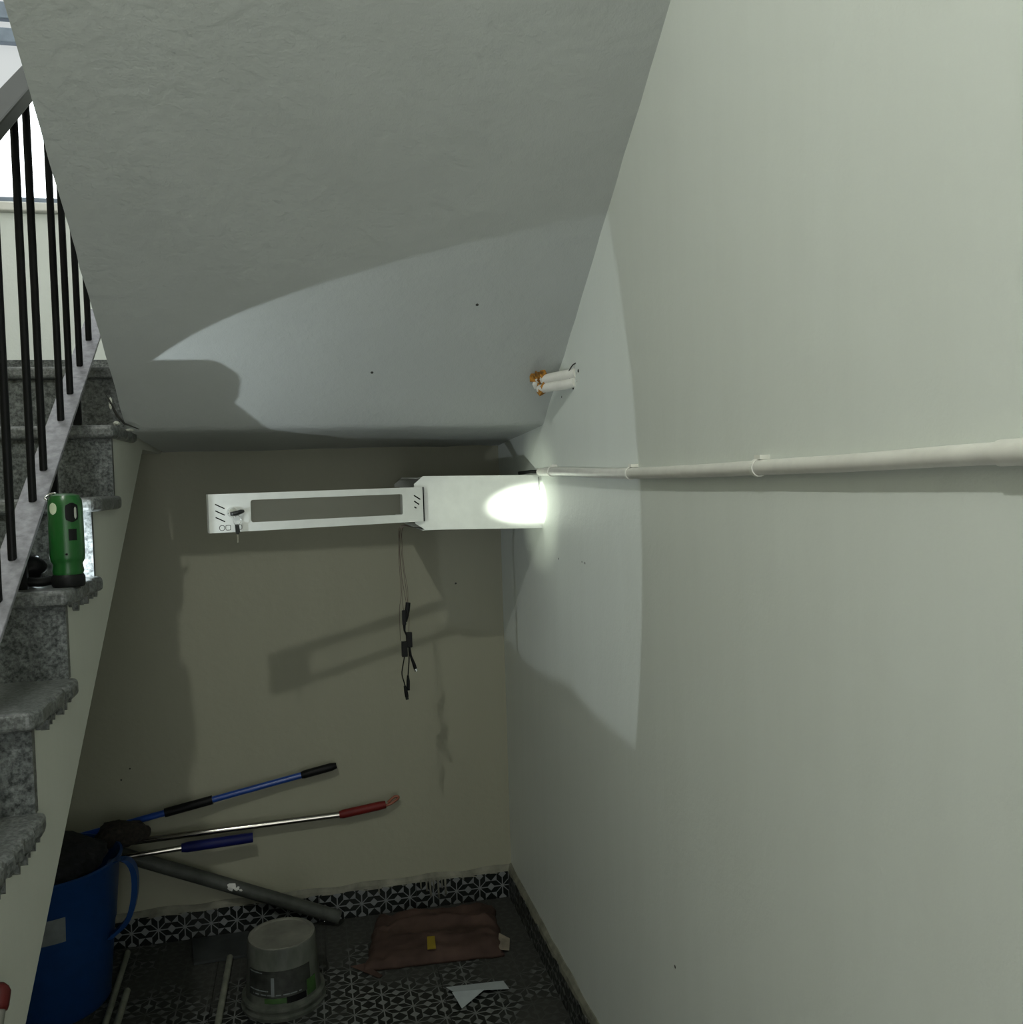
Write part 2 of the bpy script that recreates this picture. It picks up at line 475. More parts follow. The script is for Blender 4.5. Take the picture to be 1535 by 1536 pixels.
def lip(along, a0, a1, seed):
    """uneven cement fillet on top of the skirting"""
    g = G(); n = int((a1 - a0) / 0.018); r = random.Random(seed); secs = []
    for i in range(n + 1):
        a = a0 + (a1 - a0) * i / n
        t = 0.011 + 0.0035 * noise.noise(Vector((a * 13, seed, 0))) + r.uniform(-0.001, 0.001)
        lo = SKH - 0.007 + 0.005 * noise.noise(Vector((a * 21, seed, 5)))
        hi = SKH + 0.016 + 0.007 * noise.noise(Vector((a * 9, seed, 9)))
        secs.append([(0.0, lo), (t + 0.003, lo), (t, (lo + hi) / 2), (0.003, hi), (0.0, hi)])
    for i, sec in enumerate(secs):
        a = a0 + (a1 - a0) * i / n
        for d, z in sec:
            g.v.append((a, YB - d, z) if along == 'x' else (XR - d, a, z))
    k = 5
    for i in range(n):
        for j in range(k):
            g.f.append((i * k + j, i * k + (j + 1) % k, (i + 1) * k + (j + 1) % k, (i + 1) * k + j))
    g.f.append(tuple(range(k))); g.f.append(tuple(n * k + j for j in range(k)))
    return g
lip('x', XL + 0.01, XR - 0.002, 1).build('cement_lip', M_LIP, bb)
lip('y', YF + 0.01, YB - 0.002, 2).build('cement_lip', M_LIP, br)
for (x, zl, w) in ((0.365, 0.060, .0035), (0.378, 0.040, .004), (0.390, 0.066, .003), (0.406, 0.030, .004), (0.419, 0.064, .003), (0.431, 0.040, .004), (0.495, 0.084, .003), (0.345, 0.072, .003), (0.20, 0.074, .003)):
    G().tube([(x, YB - 0.0135, SKH + 0.004), (x, YB - 0.0142, (zl + SKH) / 2), (x + 0.001, YB - 0.0142, zl)], [w, w * 0.8, w], 8).build('paint_drip', M_LIP, bb, smooth=True)

# window above the landing
win = struct(thing('window_1', (-0.975, YB, WZ0), 'frosted daylight window above the stair landing', 'window'))
fr = G()
for x0, x1 in ((WX0, WX0 + 0.04), (WX1 - 0.04, WX1)): fr.box(x0, x1, YB + 0.04, YB + 0.09, WZ0, WZ1)
for z0, z1 in ((WZ0, WZ0 + 0.03), (2.905, 2.950), (2.978, 3.03), (WZ1 - 0.04, WZ1)): fr.box(WX0, WX1, YB + 0.035, YB + 0.095, z0, z1)
fr.build('window_frame', M_FRAME, win, bevel=0.003)
G().box(WX0 + 0.03, WX1 - 0.03, YB + 0.06, YB + 0.068, WZ0 + 0.02, 2.75).build('pane', M_DAY, win)
G().box(WX0 + 0.03, WX1 - 0.03, YB + 0.06, YB + 0.068, 2.75, WZ1 - 0.02).build('pane', M_DAY2, win)
G().box(WX0 - 0.03, WX1 + 0.03, YB - 0.02, YB + 0.06, WZ0 - 0.028, WZ0).build('window_sill', M_PVC, win, bevel=0.004)

# ================================================================== STAIRS
stair = thing('staircase', (XS, 0.35, 0), 'grey granite staircase climbing to the back landing, chipped tread ends', 'staircase')
poly = [(YB - 0.002, Z1 + 2 * RISE - 0.033)]
# tread k: top z = Z1 + RISE*(1-k), front riser plane y = Y1 - k*RUN + 0  (k=0 -> 2.372)
steps = []
k = 0
while True:
    z = Z1 + RISE * (1 - k); yf = Y1 - k * RUN
    if z <= 0.04: break
    steps.append((k, z, yf)); k += 1
poly.append((Y1 + RUN, Z1 + 2 * RISE - 0.03))
for k, z, yf in steps:
    poly.append((yf + RUN, z - 0.03)); poly.append((yf, z - 0.03))
kl, zl, yl = steps[-1]
poly.append((yl, 0.0))
ylow = -UND / MU
poly.append((ylow, 0.0)); 
poly = [p for p in poly if p]
poly += [(2.80, 1.605), (YB - 0.002, 1.605)]
G().prism(poly, 'x', XL + 0.002, XS).build('stair_body', M_SIDE, stair)
def tread_outline(x0, x1, y0, y1, seed, chip):
    r = random.Random(seed); pts = [(x0, y0), (x0, y1), (x1 - 0.006, y1)]
    n = 12
    for i in range(1, n):
        t = i / n
        pts.append((x1 + (r.uniform(-chip, 0) if i < n - 1 else -chip * 0.4), y1 + (y0 + 0.012 - y1) * t))
    pts += [(x1 - 0.012, y0)]
    return pts
side_over = {0: 0.020, 1: 0.022, 2: 0.020, 3: 0.020, 4: 0.020}
for k, z, yf in steps:
    x1 = XS + side_over.get(k, 0.020)
    yb = yf + RUN + 0.0
    t = G().prism(tread_outline(XL, x1, yf - 0.034, yb, 20 + k, 0.004 if k == 1 else 0.009), 'z', z - 0.031, z).build('tread', M_TREAD, stair, bevel=0.009, seg=3)
    # broken teeth of adhesive under the tread's open end
    if 1 < k < 6:
        r = random.Random(60 + k)
        gt = G(); y = yf + 0.01
        while y < yb - 0.03:
            w = r.uniform(0.010, 0.022); h = r.uniform(0.006, 0.02)
            gt.prism([(y, z - 0.029), (y + w, z - 0.029), (y + w * 0.7, z - 0.031 - h), (y + w * 0.3, z - 0.031 - h * 0.8)], 'x', XS - 0.004, x1 - r.uniform(0.006, 0.014))
            y += w + r.uniform(0.004, 0.02)
        gt.build('cement_crumbs', M_TREAD, stair)
    zlo = max(0.0, z - RISE)
    G().box(XL, XS + 0.001, yf - 0.012, yf + 0.004, zlo, z - 0.031).build('riser', M_GRANITE, stair)
# top riser and landing slab
G().box(XL, XS + 0.001, Y1 + RUN - 0.012, Y1 + RUN + 0.004, Z1 + RISE, Z1 + 2 * RISE - 0.031).build('riser', M_GRANITE, stair)
G().box(XL, XSF - 0.002, Y1 + RUN - 0.034, YB - 0.001, Z1 + 2 * RISE - 0.031, Z1 + 2 * RISE).build('landing', M_TREAD, stair, bevel=0.008, seg=3)
G().box(XL, XSF - 0.002, YB - 0.014, YB - 0.001, Z1 + 2 * RISE, Z1 + 2 * RISE + 0.09).build('landing_skirting', M_GRANITE, stair)
# broken plaster where the flights meet
G().tube([(-0.450, 2.335, 1.722), (-0.443, 2.355, 1.700), (-0.437, 2.395, 1.672), (-0.428, 2.44, 1.655), (-0.405, 2.50, 1.645)], [.001, .0028, .004, .0026, .001], 6).build('plaster_crack', M_HOLE, stair)
for n_, (p_, rd_) in enumerate((((-0.4445, 2.362, 1.700), (.0035, .006, .012)), ((-0.440, 2.40, 1.653), (.007, .016, .005)), ((-0.425, 2.47, 1.641), (.012, .016, .003)))):
    lump('plaster_flake', p_, rd_, M_SIDE, stair, n_ + 20, 0.5)

# railing
RX = -0.525
rail = thing('stair_railing', (RX, 1.83, 1.33), 'black steel baluster railing with a grey flat bottom bar on the stairs', 'railing')
SL = 0.709
def bar_z(y): return 1.333 + SL * (y - 1.778)
ya, yb = 0.62, 2.70
d = Vector((0, 1, SL)).normalized(); nrm = Vector((0, -SL, 1)).normalized()
def slab_along(x0, x1, ya, yb, zfun, th):
    g = G()
    for y in (ya, yb):
        p = Vector((0, y, zfun(y)))
        for x in (x0, x1):
            for h in (0, -th):
                q = p + nrm * h; g.v.append((x, q.y, q.z))
    g.f = [(0, 1, 3, 2), (4, 6, 7, 5), (0, 2, 6, 4), (1, 5, 7, 3), (0, 4, 5, 1), (2, 3, 7, 6)]
    return g
slab_along(-0.552, -0.500, ya, yb, bar_z, 0.008).build('bottom_bar', M_RAILGREY, rail, bevel=0.0015)
def hr_z(y): return 2.212 + SL * (y - 1.8915)
slab_along(-0.552, -0.500, ya, 2.32, hr_z, 0.028).build('handrail', M_HANDRAIL, rail, bevel=0.004)
bal_y = [1.833, 1.980, 2.069, 2.2295, 2.326, 2.437, 2.550, 2.668]
y = 1.833
for dy in (0.093, 0.155, 0.095, 0.155, 0.095, 0.155, 0.095, 0.155):
    y -= dy; bal_y.append(y)
for y in bal_y:
    zb = bar_z(y) - 0.004; zt = hr_z(min(y, 2.31)) - 0.040
    if y > 2.31: zt = hr_z(y) - 0.040
    G().tube([(RX, y, zb), (RX, y, zt)], 0.0078, 12).build('baluster', M_BLACKMETAL, rail, smooth='auto')
# feet that tie the bar to the treads
for k, z, yf in steps[:6]:
    yy = yf + 0.02
    G().box(-0.535, -0.517, yy - 0.006, yy + 0.006, z - 0.002, bar_z(yy) - 0.004).build('post_foot', M_BLACKMETAL, rail)

# ================================================================== LAMP (above the frame)
lamp = thing('ceiling_lamp', (LAMP_POS.x, LAMP_POS.y, 3.27), 'bare white bulb hanging from the hall ceiling above the stairs', 'lamp')
G().lathe([(0.0, 0.0), (0.045, 0.0), (0.045, -0.02), (0.018, -0.028), (0.018, -0.16), (0.026, -0.165), (0.026, -0.21), (0.0, -0.21)], (LAMP_POS.x, LAMP_POS.y, 3.27)).build('lamp_holder', M_PVC, lamp, smooth='auto')
G().lathe([(0.0, -0.034)] + [(0.034 * math.sin(a), -0.034 * math.cos(a)) for a in [i * math.pi / 14 for i in range(1, 12)]] + [(0.016, 0.038), (0.0, 0.038)], LAMP_POS).build('bulb', M_BULB, lamp, smooth=True)

# ================================================================== WALL RACK (box and its open door)
rack = thing('equipment_rack', (0.49, 2.85, 1.35), 'white metal wall rack box with its slotted door swung open', 'rack box')
near = [(0.328, 1.5035), (0.6715, 1.497), (0.6715, 1.343), (0.330, 1.352), (0.302, 1.371), (0.302, 1.380), (0.3195, 1.380), (0.3195, 1.4715), (0.302, 1.4715), (0.302, 1.482)]
G().prism(near, 'y', 2.5675, 2.5705).build('side_panel', M_WHITEMETAL, rack)
G().prism(near, 'y', 3.131, 3.134).build('side_panel', M_WHITEMETAL, rack)
G().box(0.322, 0.6715, 2.5705, 3.131, 1.4965, 1.4985).build('top_panel', M_WHITEMETAL, rack)
G().box(0.322, 0.6715, 2.5705, 3.131, 1.3505, 1.3525).build('bottom_panel', M_WHITEMETAL, rack)
G().box(0.6685, 0.6715, 2.5705, 3.131, 1.3525, 1.4965).build('back_panel', M_WHITEMETAL, rack)
G().box(0.6640, 0.6655, 2.5668, 2.5675, 1.452, 1.492).build('panel_slit', M_BLACK, rack)
# door, local frame: hinge line at H, u runs to the door's free end, w is up
H0 = Vector((0.324, 2.561, 0)); FREE = Vector((-0.232, 2.372, 0))
ud = (FREE - H0).normalized(); nd = Vector((ud.y, -ud.x, 0)) 
if nd.y > 0: nd = -nd
DLEN = (FREE - H0).length
def dz_mid(u): return 1.4245 - 0.001 * u
ROLL = 0.0
def dp(u, w, n=0.0):
    p = H0 + ud * u + nd * n
    return (p.x, p.y, 1.3765 + w)
DH = 0.0965
def plate(rects_outer, hole, n0, n1):
    (u0, u1, w0, w1) = rects_outer; (a0, a1, b0, b1) = hole; c = 0.006
    outer = [(u0, w0), (u1, w0), (u1, w1), (u0, w1)]
    inner = []
    for (cu, cw, s) in ((a0 + c, b0 + c, 180), (a1 - c, b0 + c, 270), (a1 - c, b1 - c, 0), (a0 + c, b1 - c, 90)):
        for i in range(5):
            a = math.radians(s + i * 22.5); inner.append((cu + c * math.cos(a), cw + c * math.sin(a)))
    g = G()
    for n in (n0, n1):
        for q in outer + inner: g.v.append(dp(q[0], q[1], n))
    K = len(outer) + len(inner); ni = len(inner)
    for base, in ((0,), (K,)):
        for q in range(4):
            mid = 4 + q * 5 + 2; nxt = 4 + ((q + 1) % 4) * 5 + 2
            loop = [base + q]
            i = mid; chain = []
            while True:
                chain.append(base + i)
                if i == nxt: break
                i = i + 1 if i + 1 < 4 + ni else 4
            g.f.append(tuple([base + q, base + (q + 1) % 4] + list(reversed(chain))))
    for q in range(4): g.f.append((q, (q + 1) % 4, K + (q + 1) % 4, K + q))
    for i in range(ni):
        a = 4 + i; b = 4 + (i + 1) % ni; g.f.append((a, b, K + b, K + a))
    return g
HOLE = (0.062, 0.483, 0.022, 0.079)
door = plate((0.0, DLEN, 0.0, DH), HOLE, 0.0, 0.0022).build('door', M_WHITEMETAL, rack)
def on_door(u0, u1, w0, w1, n0, n1):
    g = G()
    for n in (n0, n1):
        for (u, w) in ((u0, w0), (u1, w0), (u1, w1), (u0, w1)): g.v.append(dp(u, w, n))
    g.f = [(0, 1, 2, 3), (7, 6, 5, 4), (0, 4, 5, 1), (1, 5, 6, 2), (2, 6, 7, 3), (3, 7, 4, 0)]
    return g
def on_door_poly(poly, n0, n1):
    g = G(); k = len(poly)
    for n in (n0, n1):
        for (u, w) in poly: g.v.append(dp(u, w, n))
    g.f = [tuple(range(k)), tuple(k + i for i in reversed(range(k)))] + [(i, (i + 1) % k, k + (i + 1) % k, k + i) for i in range(k)]
    return g
on_door(DLEN, DLEN - 0.0025, 0.0, DH, -0.016, 0.0).build('door_flange', M_WHITEMETAL, door)
on_door(0.0, DLEN, DH - 0.002, DH, -0.014, 0.0).build('door_flange', M_WHITEMETAL, door)
on_door(0.0, DLEN, 0.0, 0.002, -0.014, 0.0).build('door_flange', M_WHITEMETAL, door)
on_door(-0.0035, 0.0, 0.0, DH, -0.010, 0.0026).build('hinge_edge', M_BLACK, door)
on_door(HOLE[0] - 0.008, HOLE[1] + 0.008, HOLE[2] - 0.006, HOLE[3] + 0.006, -0.003, -0.001).build('door_pane', M_CLEAR, door)
def slot(u, w, du, dw, t=0.0018):
    L = math.hypot(du, dw); pu, pw = -dw / L * t, du / L * t
    on_door_poly([(u - pu, w - pw), (u + du - pu, w + dw - pw), (u + du + pu, w + dw + pw), (u + pu, w + pw)], 0.0021, 0.0026).build('vent_slot', M_BLACK, door)
for i in range(3):
    slot(DLEN - 0.016, 0.0715 - i * 0.0163, -0.023, -0.0118, 0.0014)
slot(0.027, 0.074, -0.019, -0.012); slot(0.027, 0.058, -0.015, -0.010); slot(0.027, 0.042, -0.006, -0.004)
# lock, keys and two small round marks
LU, LW = DLEN - 0.056, 0.050
lc = Vector(dp(LU, LW, 0.002))
lock = G().lathe([(0.0, 0.0), (0.0125, 0.0), (0.0125, 0.004), (0.010, 0.010), (0.0, 0.011)], lc, nd, 24).build('lock', M_CHROME, door, smooth='auto')
kp = [dp(LU + 0.006, LW - 0.004, 0.014), dp(LU - 0.006, LW - 0.003, 0.016), dp(LU - 0.020, LW + 0.001, 0.016), dp(LU - 0.027, LW + 0.002, 0.015)]
tag(G().tube(kp, [0.005, 0.006, 0.0055, 0.0035], 10).build('key', M_LOCKBLACK, rack, smooth=True), 'black key bow turned in the lock')
ring = [dp(LU - 0.009 + 0.010 * math.cos(a), LW - 0.020 + 0.012 * math.sin(a), 0.016) for a in [i * 2 * math.pi / 20 for i in range(21)]]
G().tube(ring, 0.0009, 6, cap=False).build('key_ring', M_CHROME, rack, smooth=True)
on_door_poly([(LU - 0.016, LW - 0.050), (LU - 0.012, LW - 0.056), (LU - 0.005, LW - 0.053), (LU - 0.004, LW - 0.030), (LU - 0.014, LW - 0.030)], 0.011, 0.015).build('key', M_LOCKBLACK, rack, bevel=0.001)
on_door_poly([(LU - 0.011, LW - 0.076), (LU - 0.008, LW - 0.076), (LU - 0.0075, LW - 0.056), (LU - 0.012, LW - 0.056)], 0.0125, 0.0137).build('key_blade', M_STEEL, rack)
def ring_mark(u, w, r, sq=False):
    pts = []
    for i in range(25):
        a = 2 * math.pi * i / 24; cu, cw = math.cos(a), math.sin(a)
        if sq: 
            e = 0.45; cu = math.copysign(abs(cu) ** e, cu); cw = math.copysign(abs(cw) ** e, cw)
        pts.append(dp(u + r * cu, w + r * cw, 0.0023))
    G().tube(pts, 0.0007, 6, cap=False).build('stamped_mark', M_HANDRAIL, door)
ring_mark(DLEN - 0.031, 0.0118, 0.0066); ring_mark(DLEN - 0.046, 0.0118, 0.0060, True); ring_mark(DLEN - 0.074, 0.0118, 0.0060, True)
# bundle of power pigtails hanging behind the hinge
cable = thing('power_cable_bundle', (0.266, 2.62, 1.36), 'thin twisted wires with black power connectors hanging below the rack door', 'cables')
CY = 2.64
HX = [(0.345, 2.66, 1.3535), (0.325, 2.64, 1.3545), (0.300, 2.62, 1.358)]
wires = [[(0.262, 2.605, 1.362), (0.263, CY, 1.30), (0.266, CY, 1.22), (0.265, CY, 1.16), (0.268, CY, 1.115)],
         [(0.270, 2.605, 1.362), (0.271, CY, 1.29), (0.275, CY, 1.23), (0.282, CY, 1.18), (0.281, CY, 1.135)],
         [(0.266, 2.605, 1.362), (0.262, CY, 1.31), (0.264, CY, 1.24), (0.272, CY, 1.17), (0.277, CY, 1.137)],
         [(0.268, 2.605, 1.362), (0.260, CY, 1.28), (0.263, CY, 1.17), (0.256, CY, 1.12), (0.256, CY, 1.03)],
         [(0.273, 2.605, 1.362), (0.267, CY, 1.30), (0.279, CY, 1.16), (0.283, CY, 1.10), (0.281, CY, 1.053)]]
for w in wires:
    G().tube(bez(HX + w, 28), 0.0009, 6).build('wire', M_WIRE, cable, smooth=True)
def conn(path, r, nm='connector', mat=None):
    G().tube(path, r, 10).build(nm, mat or M_BLACK, cable, smooth='auto')
conn([(0.282, CY, 1.140), (0.279, CY, 1.118), (0.272, CY - 0.004, 1.085)], [0.0075, 0.0075, 0.005])
G().box(0.2625, 0.2735, CY - 0.012, CY - 0.002, 1.077, 1.119).build('connector', M_BLACK, cable, bevel=0.0015)
conn([(0.268, CY - 0.006, 1.078), (0.268, CY - 0.006, 1.060), (0.274, CY - 0.006, 1.045)], [0.0045, 0.003, 0.0022])
G().box(0.272, 0.2895, CY - 0.010, CY + 0.004, 1.010, 1.054).build('connector', M_BLACK, cable, bevel=0.0015)
G().box(0.2575, 0.2745, CY - 0.016, CY - 0.002, 0.985, 1.029).build('connector', M_BLACK, cable, bevel=0.0015)
conn(bez([(0.265, CY - 0.008, 0.985), (0.260, CY - 0.008, 0.96), (0.256, CY - 0.008, 0.935), (0.262, CY - 0.008, 0.908), (0.264, CY - 0.008, 0.897)], 16), 0.0018, 'wire')
conn(bez([(0.279, CY, 1.012), (0.279, CY, 0.975), (0.276, CY, 0.945), (0.274, CY, 0.925)], 14), 0.0018, 'wire')
conn([(0.281, CY, 1.012), (0.284, CY, 0.985), (0.293, CY, 0.958)], [0.0035, 0.0035, 0.0052])
conn([(0.293, CY, 0.958), (0.296, CY, 0.946)], 0.0052)
conn([(0.2953, CY, 0.949), (0.2985, CY, 0.938)], 0.0045, 'plug_tip', M_CHROME)
conn([(0.263, CY - 0.008, 0.900), (0.266, CY - 0.008, 0.882), (0.268, CY - 0.008, 0.868)], [0.0035, 0.0055, 0.0055])
conn([(0.274, CY, 0.928), (0.274, CY, 0.91), (0.273, CY, 0.885)], [0.003, 0.0052, 0.0052])
conn([(0.2675, CY - 0.008, 0.870), (0.2690, CY - 0.008, 0.860)], 0.0046, 'plug_tip', M_HANDRAIL)

# ================================================================== CONDUIT ON THE RIGHT WALL
cr = 0.0112
cond = thing('cable_conduit', (XR - 0.014, 1.5, 1.49), 'thin white plastic conduit clipped along the right wall', 'conduit')
xc = XR - cr - 0.0015
path = bez([(xc, 2.53, 1.506), (xc, 2.30, 1.503), (xc, 2.0, 1.4955), (xc, 1.782, 1.4925), (xc, 1.45, 1.4925), (xc, 1.223, 1.4945), (xc - 0.001, 1.0, 1.496), (xc - 0.002, 0.77, 1.4995), (xc - 0.002, 0.3, 1.502), (xc, -0.3, 1.500), (xc, -0.9, 1.50)], 70)
G().tube(path, cr, 20).build('pipe', M_PVC, cond, smooth='auto')
G().tube([(xc - 0.002, 0.758, 1.4997), (xc - 0.002, 0.69, 1.5003)], cr + 0.0018, 20).build('coupler', M_PVC, cond, smooth='auto')
G().tube([(xc, 2.53, 1.506), (xc - 0.02, 2.56, 1.507), (xc - 0.05, 2.585, 1.504)], 0.005, 8).build('cable_tail', M_BLACK, cond, smooth=True)
for (yc, zc) in ((2.405, 1.5048), (1.790, 1.4925), (1.245, 1.4943), (0.35, 1.502)):
    g = G(); pts = []
    R0, R1, w = cr + 0.0006, cr + 0.0024, 0.0045
    prof = [(math.radians(a)) for a in range(60, 301, 16)]
    n = len(prof)
    for yy in (yc - w, yc + w):
        for rr_ in (R0, R1):
            for a in prof: g.v.append((xc + rr_ * math.cos(a), yy, zc + rr_ * math.sin(a)))
    for i in range(n - 1):
        a, b, c, d_ = i, n + i, 2 * n + i, 3 * n + i
        g.f += [(a, a + 1, b + 1, b), (c, d_, d_ + 1, c + 1), (a, c, c + 1, a + 1), (b, b + 1, d_ + 1, d_)]
    g.f += [(0, n, 3 * n, 2 * n), (n - 1, 3 * n - 1, 4 * n - 1, 2 * n - 1)]
    g.box(xc - 0.004, XR - 0.0002, yc - 0.013, yc + 0.004, zc + cr + 0.0008, zc + cr + 0.0075)
    g.build('clip', M_CLIP, cond)

# torn pipe stubs at the corner of wall and sloping ceiling
stub = thing('cut_pipe_stub', (0.66, 2.22, 1.735), 'two cut white pipe stubs with torn orange foam under the sloping ceiling', 'pipe')
A0 = Vector((0.678, 2.205, 1.742)); A1 = Vector((0.614, 2.345, 1.738))
dd = A1 - A0
for (off, rr_, l) in ((Vector((0, 0, 0.006)), 0.0135, 0.86), (Vector((-0.003, 0.004, -0.0165)), 0.0125, 0.93)):
    p0 = A0 + off; q = [p0 + dd * l * t for t in (0, 0.3, 0.7, 1)]
    o = G().tube([q[0], q[1] + Vector((0, 0, -.0008)), q[2] + Vector((0, 0, .0008)), q[3]], [rr_, rr_ * 1.05, rr_, rr_ * 0.92], 16).build('pipe_stub', M_PVC, stub, smooth='auto')
r = random.Random(5)
for i in range(13):
    p = A0 + dd * r.uniform(0.88, 1.16) + Vector((r.uniform(-.008, .008), -0.010 + r.uniform(-.008, .004), r.uniform(-.028, .022)))
    g = G(); n = 6
    for j in range(n):
        a = 2 * math.pi * j / n; rr_ = r.uniform(0.007, 0.017)
        g.v.append(tuple(p + Vector((rr_ * math.cos(a) * .9, r.uniform(-.004, .004), rr_ * math.sin(a)))))
    g.v += [tuple(p + Vector((0, -0.006, 0))), tuple(p + Vector((0, 0.006, 0)))]
    for j in range(n): g.f += [(j, (j + 1) % n, n), ((j + 1) % n, j, n + 1)]
    g.build('foam_shred', M_TORN if i < 10 else M_SPLASH, stub)
cl = bez([A0 + Vector((-.004, -.012, .030)), A0 + Vector((-.012, .002, .024)), A0 + Vector((-.018, .016, .004)), A0 + Vector((-.006, .012, -.022)), A0 + Vector((.0, .008, -.030))], 16)
G().tube(cl, 0.0016, 6).build('wire_tie', M_HOLE, stub, smooth=True)
for i in range(6):
    p = Vector((XR - 0.0012, A0.y + r.uniform(-.035, .02), A0.z + r.uniform(-.03, .05)))
    G().lathe([(0, -.0012), (r.uniform(.003, .007), 0), (0, .0014)], p, (1, 0.2, 0), 7).build('plaster_chip', M_HOLE if i % 2 else M_SPLASH, stub)

# nail holes and dents
def dent(p, nrm_, parent, r_):
    G().lathe([(0.0, 0.0008), (r_, 0.0002), (r_ * 1.1, -0.001)], p, nrm_, 8).build('nail_hole', M_HOLE, parent)
for p, r_ in (((XR, 2.408, 1.266), .003), ((XR, 2.19, 1.2755), .0025), ((XR, 2.165, 1.2745), .003), ((XR, 1.647, .526), .0035), ((XR, 2.33, 1.70), .003)):
    dent(p, (-1, 0, 0), wall_right, r_)
for p, r_ in (((0.5056, YB, 1.1288), .0035), ((-0.5865, YB, .5841), .003), ((-0.6144, YB, .5497), .003)):
    dent(p, (0, -1, 0), wall_back, r_)
for (x, y) in ((0.4195, 2.1568), (0.3625, 1.6475), (0.18, 2.35)):
    dent((x, y, ZS0 - MSF * y - 0.0006), (0, -MSF, -1), ceil, .0035)

# ================================================================== FLASHLIGHT
ZT2 = Z1 + RISE * (1 - 2)      # tread carrying it
tc = Vector((-0.4510, 1.915, ZT2))
fl = thing('flashlight', tc, 'green and black flashlight standing lit on a stair tread', 'flashlight')
body_prof = [(0.0, 0.022), (0.026, 0.022), (0.0285, 0.030), (0.0265, 0.044), (0.0305, 0.052), (0.0315, 0.060), (0.0312, 0.150), (0.0300, 0.166), (0.0255, 0.176), (0.014, 0.180), (0.0, 0.180)]
body = G().lathe(body_prof, tc, n=40).build('body', M_GREEN, fl, smooth='auto')
G().lathe([(0.0, 0.0), (0.0285, 0.0), (0.030, 0.004), (0.030, 0.018), (0.027, 0.024), (0.0, 0.024)], tc, n=40).build('base', M_BLACK, fl, smooth='auto')
def on_cyl(az, z0, z1, half, r_, th, name, mat, par, rounded=True):
    """curved patch on the body; az in degrees measured from the camera side towards +x"""
    g = G(); n = 10; rows = 9
    for k2 in (r_, r_ + th):
        for j in range(rows):
            t = j / (rows - 1); zz = z0 + (z1 - z0) * t
            hw = half
            if rounded:
                e = abs(t - 0.5) * 2; hw = half * math.sqrt(max(0.03, 1 - e ** 6)) if rounded == 1 else half * math.sqrt(max(0.001, 1 - e * e))
            for i in range(n):
                a = math.radians(-90 + az + hw * (2 * i / (n - 1) - 1))
                g.v.append((tc.x + k2 * math.cos(a), tc.y + k2 * math.sin(a), ZT2 + zz))
    K = n * rows
    for j in range(rows - 1):
        for i in range(n - 1):
            a = j * n + i
            g.f += [(a, a + 1, a + n + 1, a + n), (K + a, K + a + n, K + a + n + 1, K + a + 1)]
    for i in range(n - 1):
        g.f += [(i, K + i, K + i + 1, i + 1), ((rows - 1) * n + i, (rows - 1) * n + i + 1, K + (rows - 1) * n + i + 1, K + (rows - 1) * n + i)]
    for j in range(rows - 1):
        a = j * n; b = j * n + n - 1
        g.f += [(a, a + n, K + a + n, K + a), (b, K + b, K + b + n, b + n)]
    return g.build(name, mat, par, smooth='auto')
on_cyl(34, 0.125, 0.162, 22, 0.0305, 0.0016, 'switch_panel', M_BLACK, body)
on_cyl(44, 0.131, 0.154, 4, 0.0318, 0.0014, 'switch_slider', M_CHROME, body)
on_cyl(34, 0.090, 0.112, 14, 0.0305, 0.0012, 'label_plate', M_BLACK, body, rounded=False)
tag(on_cyl(-30, 0.140, 0.163, 15, 0.0305, 0.0012, 'round_sticker', M_STICK, body, rounded=2), 'pale oval sticker')
G().lathe([(0.0, 0.0), (0.0022, 0.0), (0.002, 0.0015), (0.0, 0.002)], tc + Vector((0.006, -0.0312, 0.064)), (0, -1, 0), 10).build('screw', M_BLACK, body)
G().tube(bez([tc + Vector((-0.030, -0.004, 0.168)), tc + Vector((-0.035, 0.0, 0.172)), tc + Vector((-0.028, 0.004, 0.179)), tc + Vector((-0.015, 0.0, 0.181))], 12), 0.0022, 8).build('strap_eye', M_CHROME, body, smooth=True)
# black head lying behind it, aimed at the rack
hd = TORCH_POS - TORCH_AXIS * 0.004
head = G().lathe([(0.0, -0.085), (0.014, -0.084), (0.016, -0.06), (0.017, -0.030), (0.026, -0.012), (0.027, 0.0), (0.0245, 0.0), (0.0245, -0.003), (0.0, -0.003)], hd, TORCH_AXIS, 32).build('head', M_BLACK, fl, smooth='auto')
G().lathe([(0.0, 0.0), (0.0243, 0.0), (0.0243, 0.0008), (0.0, 0.0008)], hd - TORCH_AXIS * 0.0028, TORCH_AXIS, 32).build('lens', M_LENS, head)
G().box(-0.585, -0.5295, 2.021, 2.029, ZT2 + 0.002, ZT2 + 0.056).build('spill_blocker', M_BLACK, fl, bevel=0.003)  # added plate that keeps the spill off the riser to the left
G().tube(bez([tc + Vector((-0.028, 0.0, 0.014)), tc + Vector((-0.05, -0.015, 0.012)), tc + Vector((-0.085, -0.01, 0.016)), tc + Vector((-0.10, 0.02, 0.018)), Vector(hd) - TORCH_AXIS * 0.08], 20), 0.009, 10).build('neck', M_BLACK, fl, smooth=True)
lump('strap_pouch', (-0.552, 1.943, ZT2 + 0.034), (0.054, 0.026, 0.033), M_BLACK, fl, 9, 0.12)
def spot(name, power, half, blend, target_dir, radius):
    ld = bpy.data.lights.new(name, 'SPOT'); ld.energy = power; ld.spot_size = math.radians(2 * half); ld.spot_blend = blend
    ld.shadow_soft_size = radius; ld.color = (0.86, 0.95, 1.0)
    o = bpy.data.objects.new(name, ld); C.objects.link(o)
    o.rotation_mode = 'QUATERNION'; o.rotation_quaternion = target_dir.to_track_quat('-Z', 'Y')
    o.location = TORCH_POS; return o
spot('flashlight_spill', TORCH_SPILL_W, TORCH_HALF, 0.03, TORCH_AXIS, 0.0018)
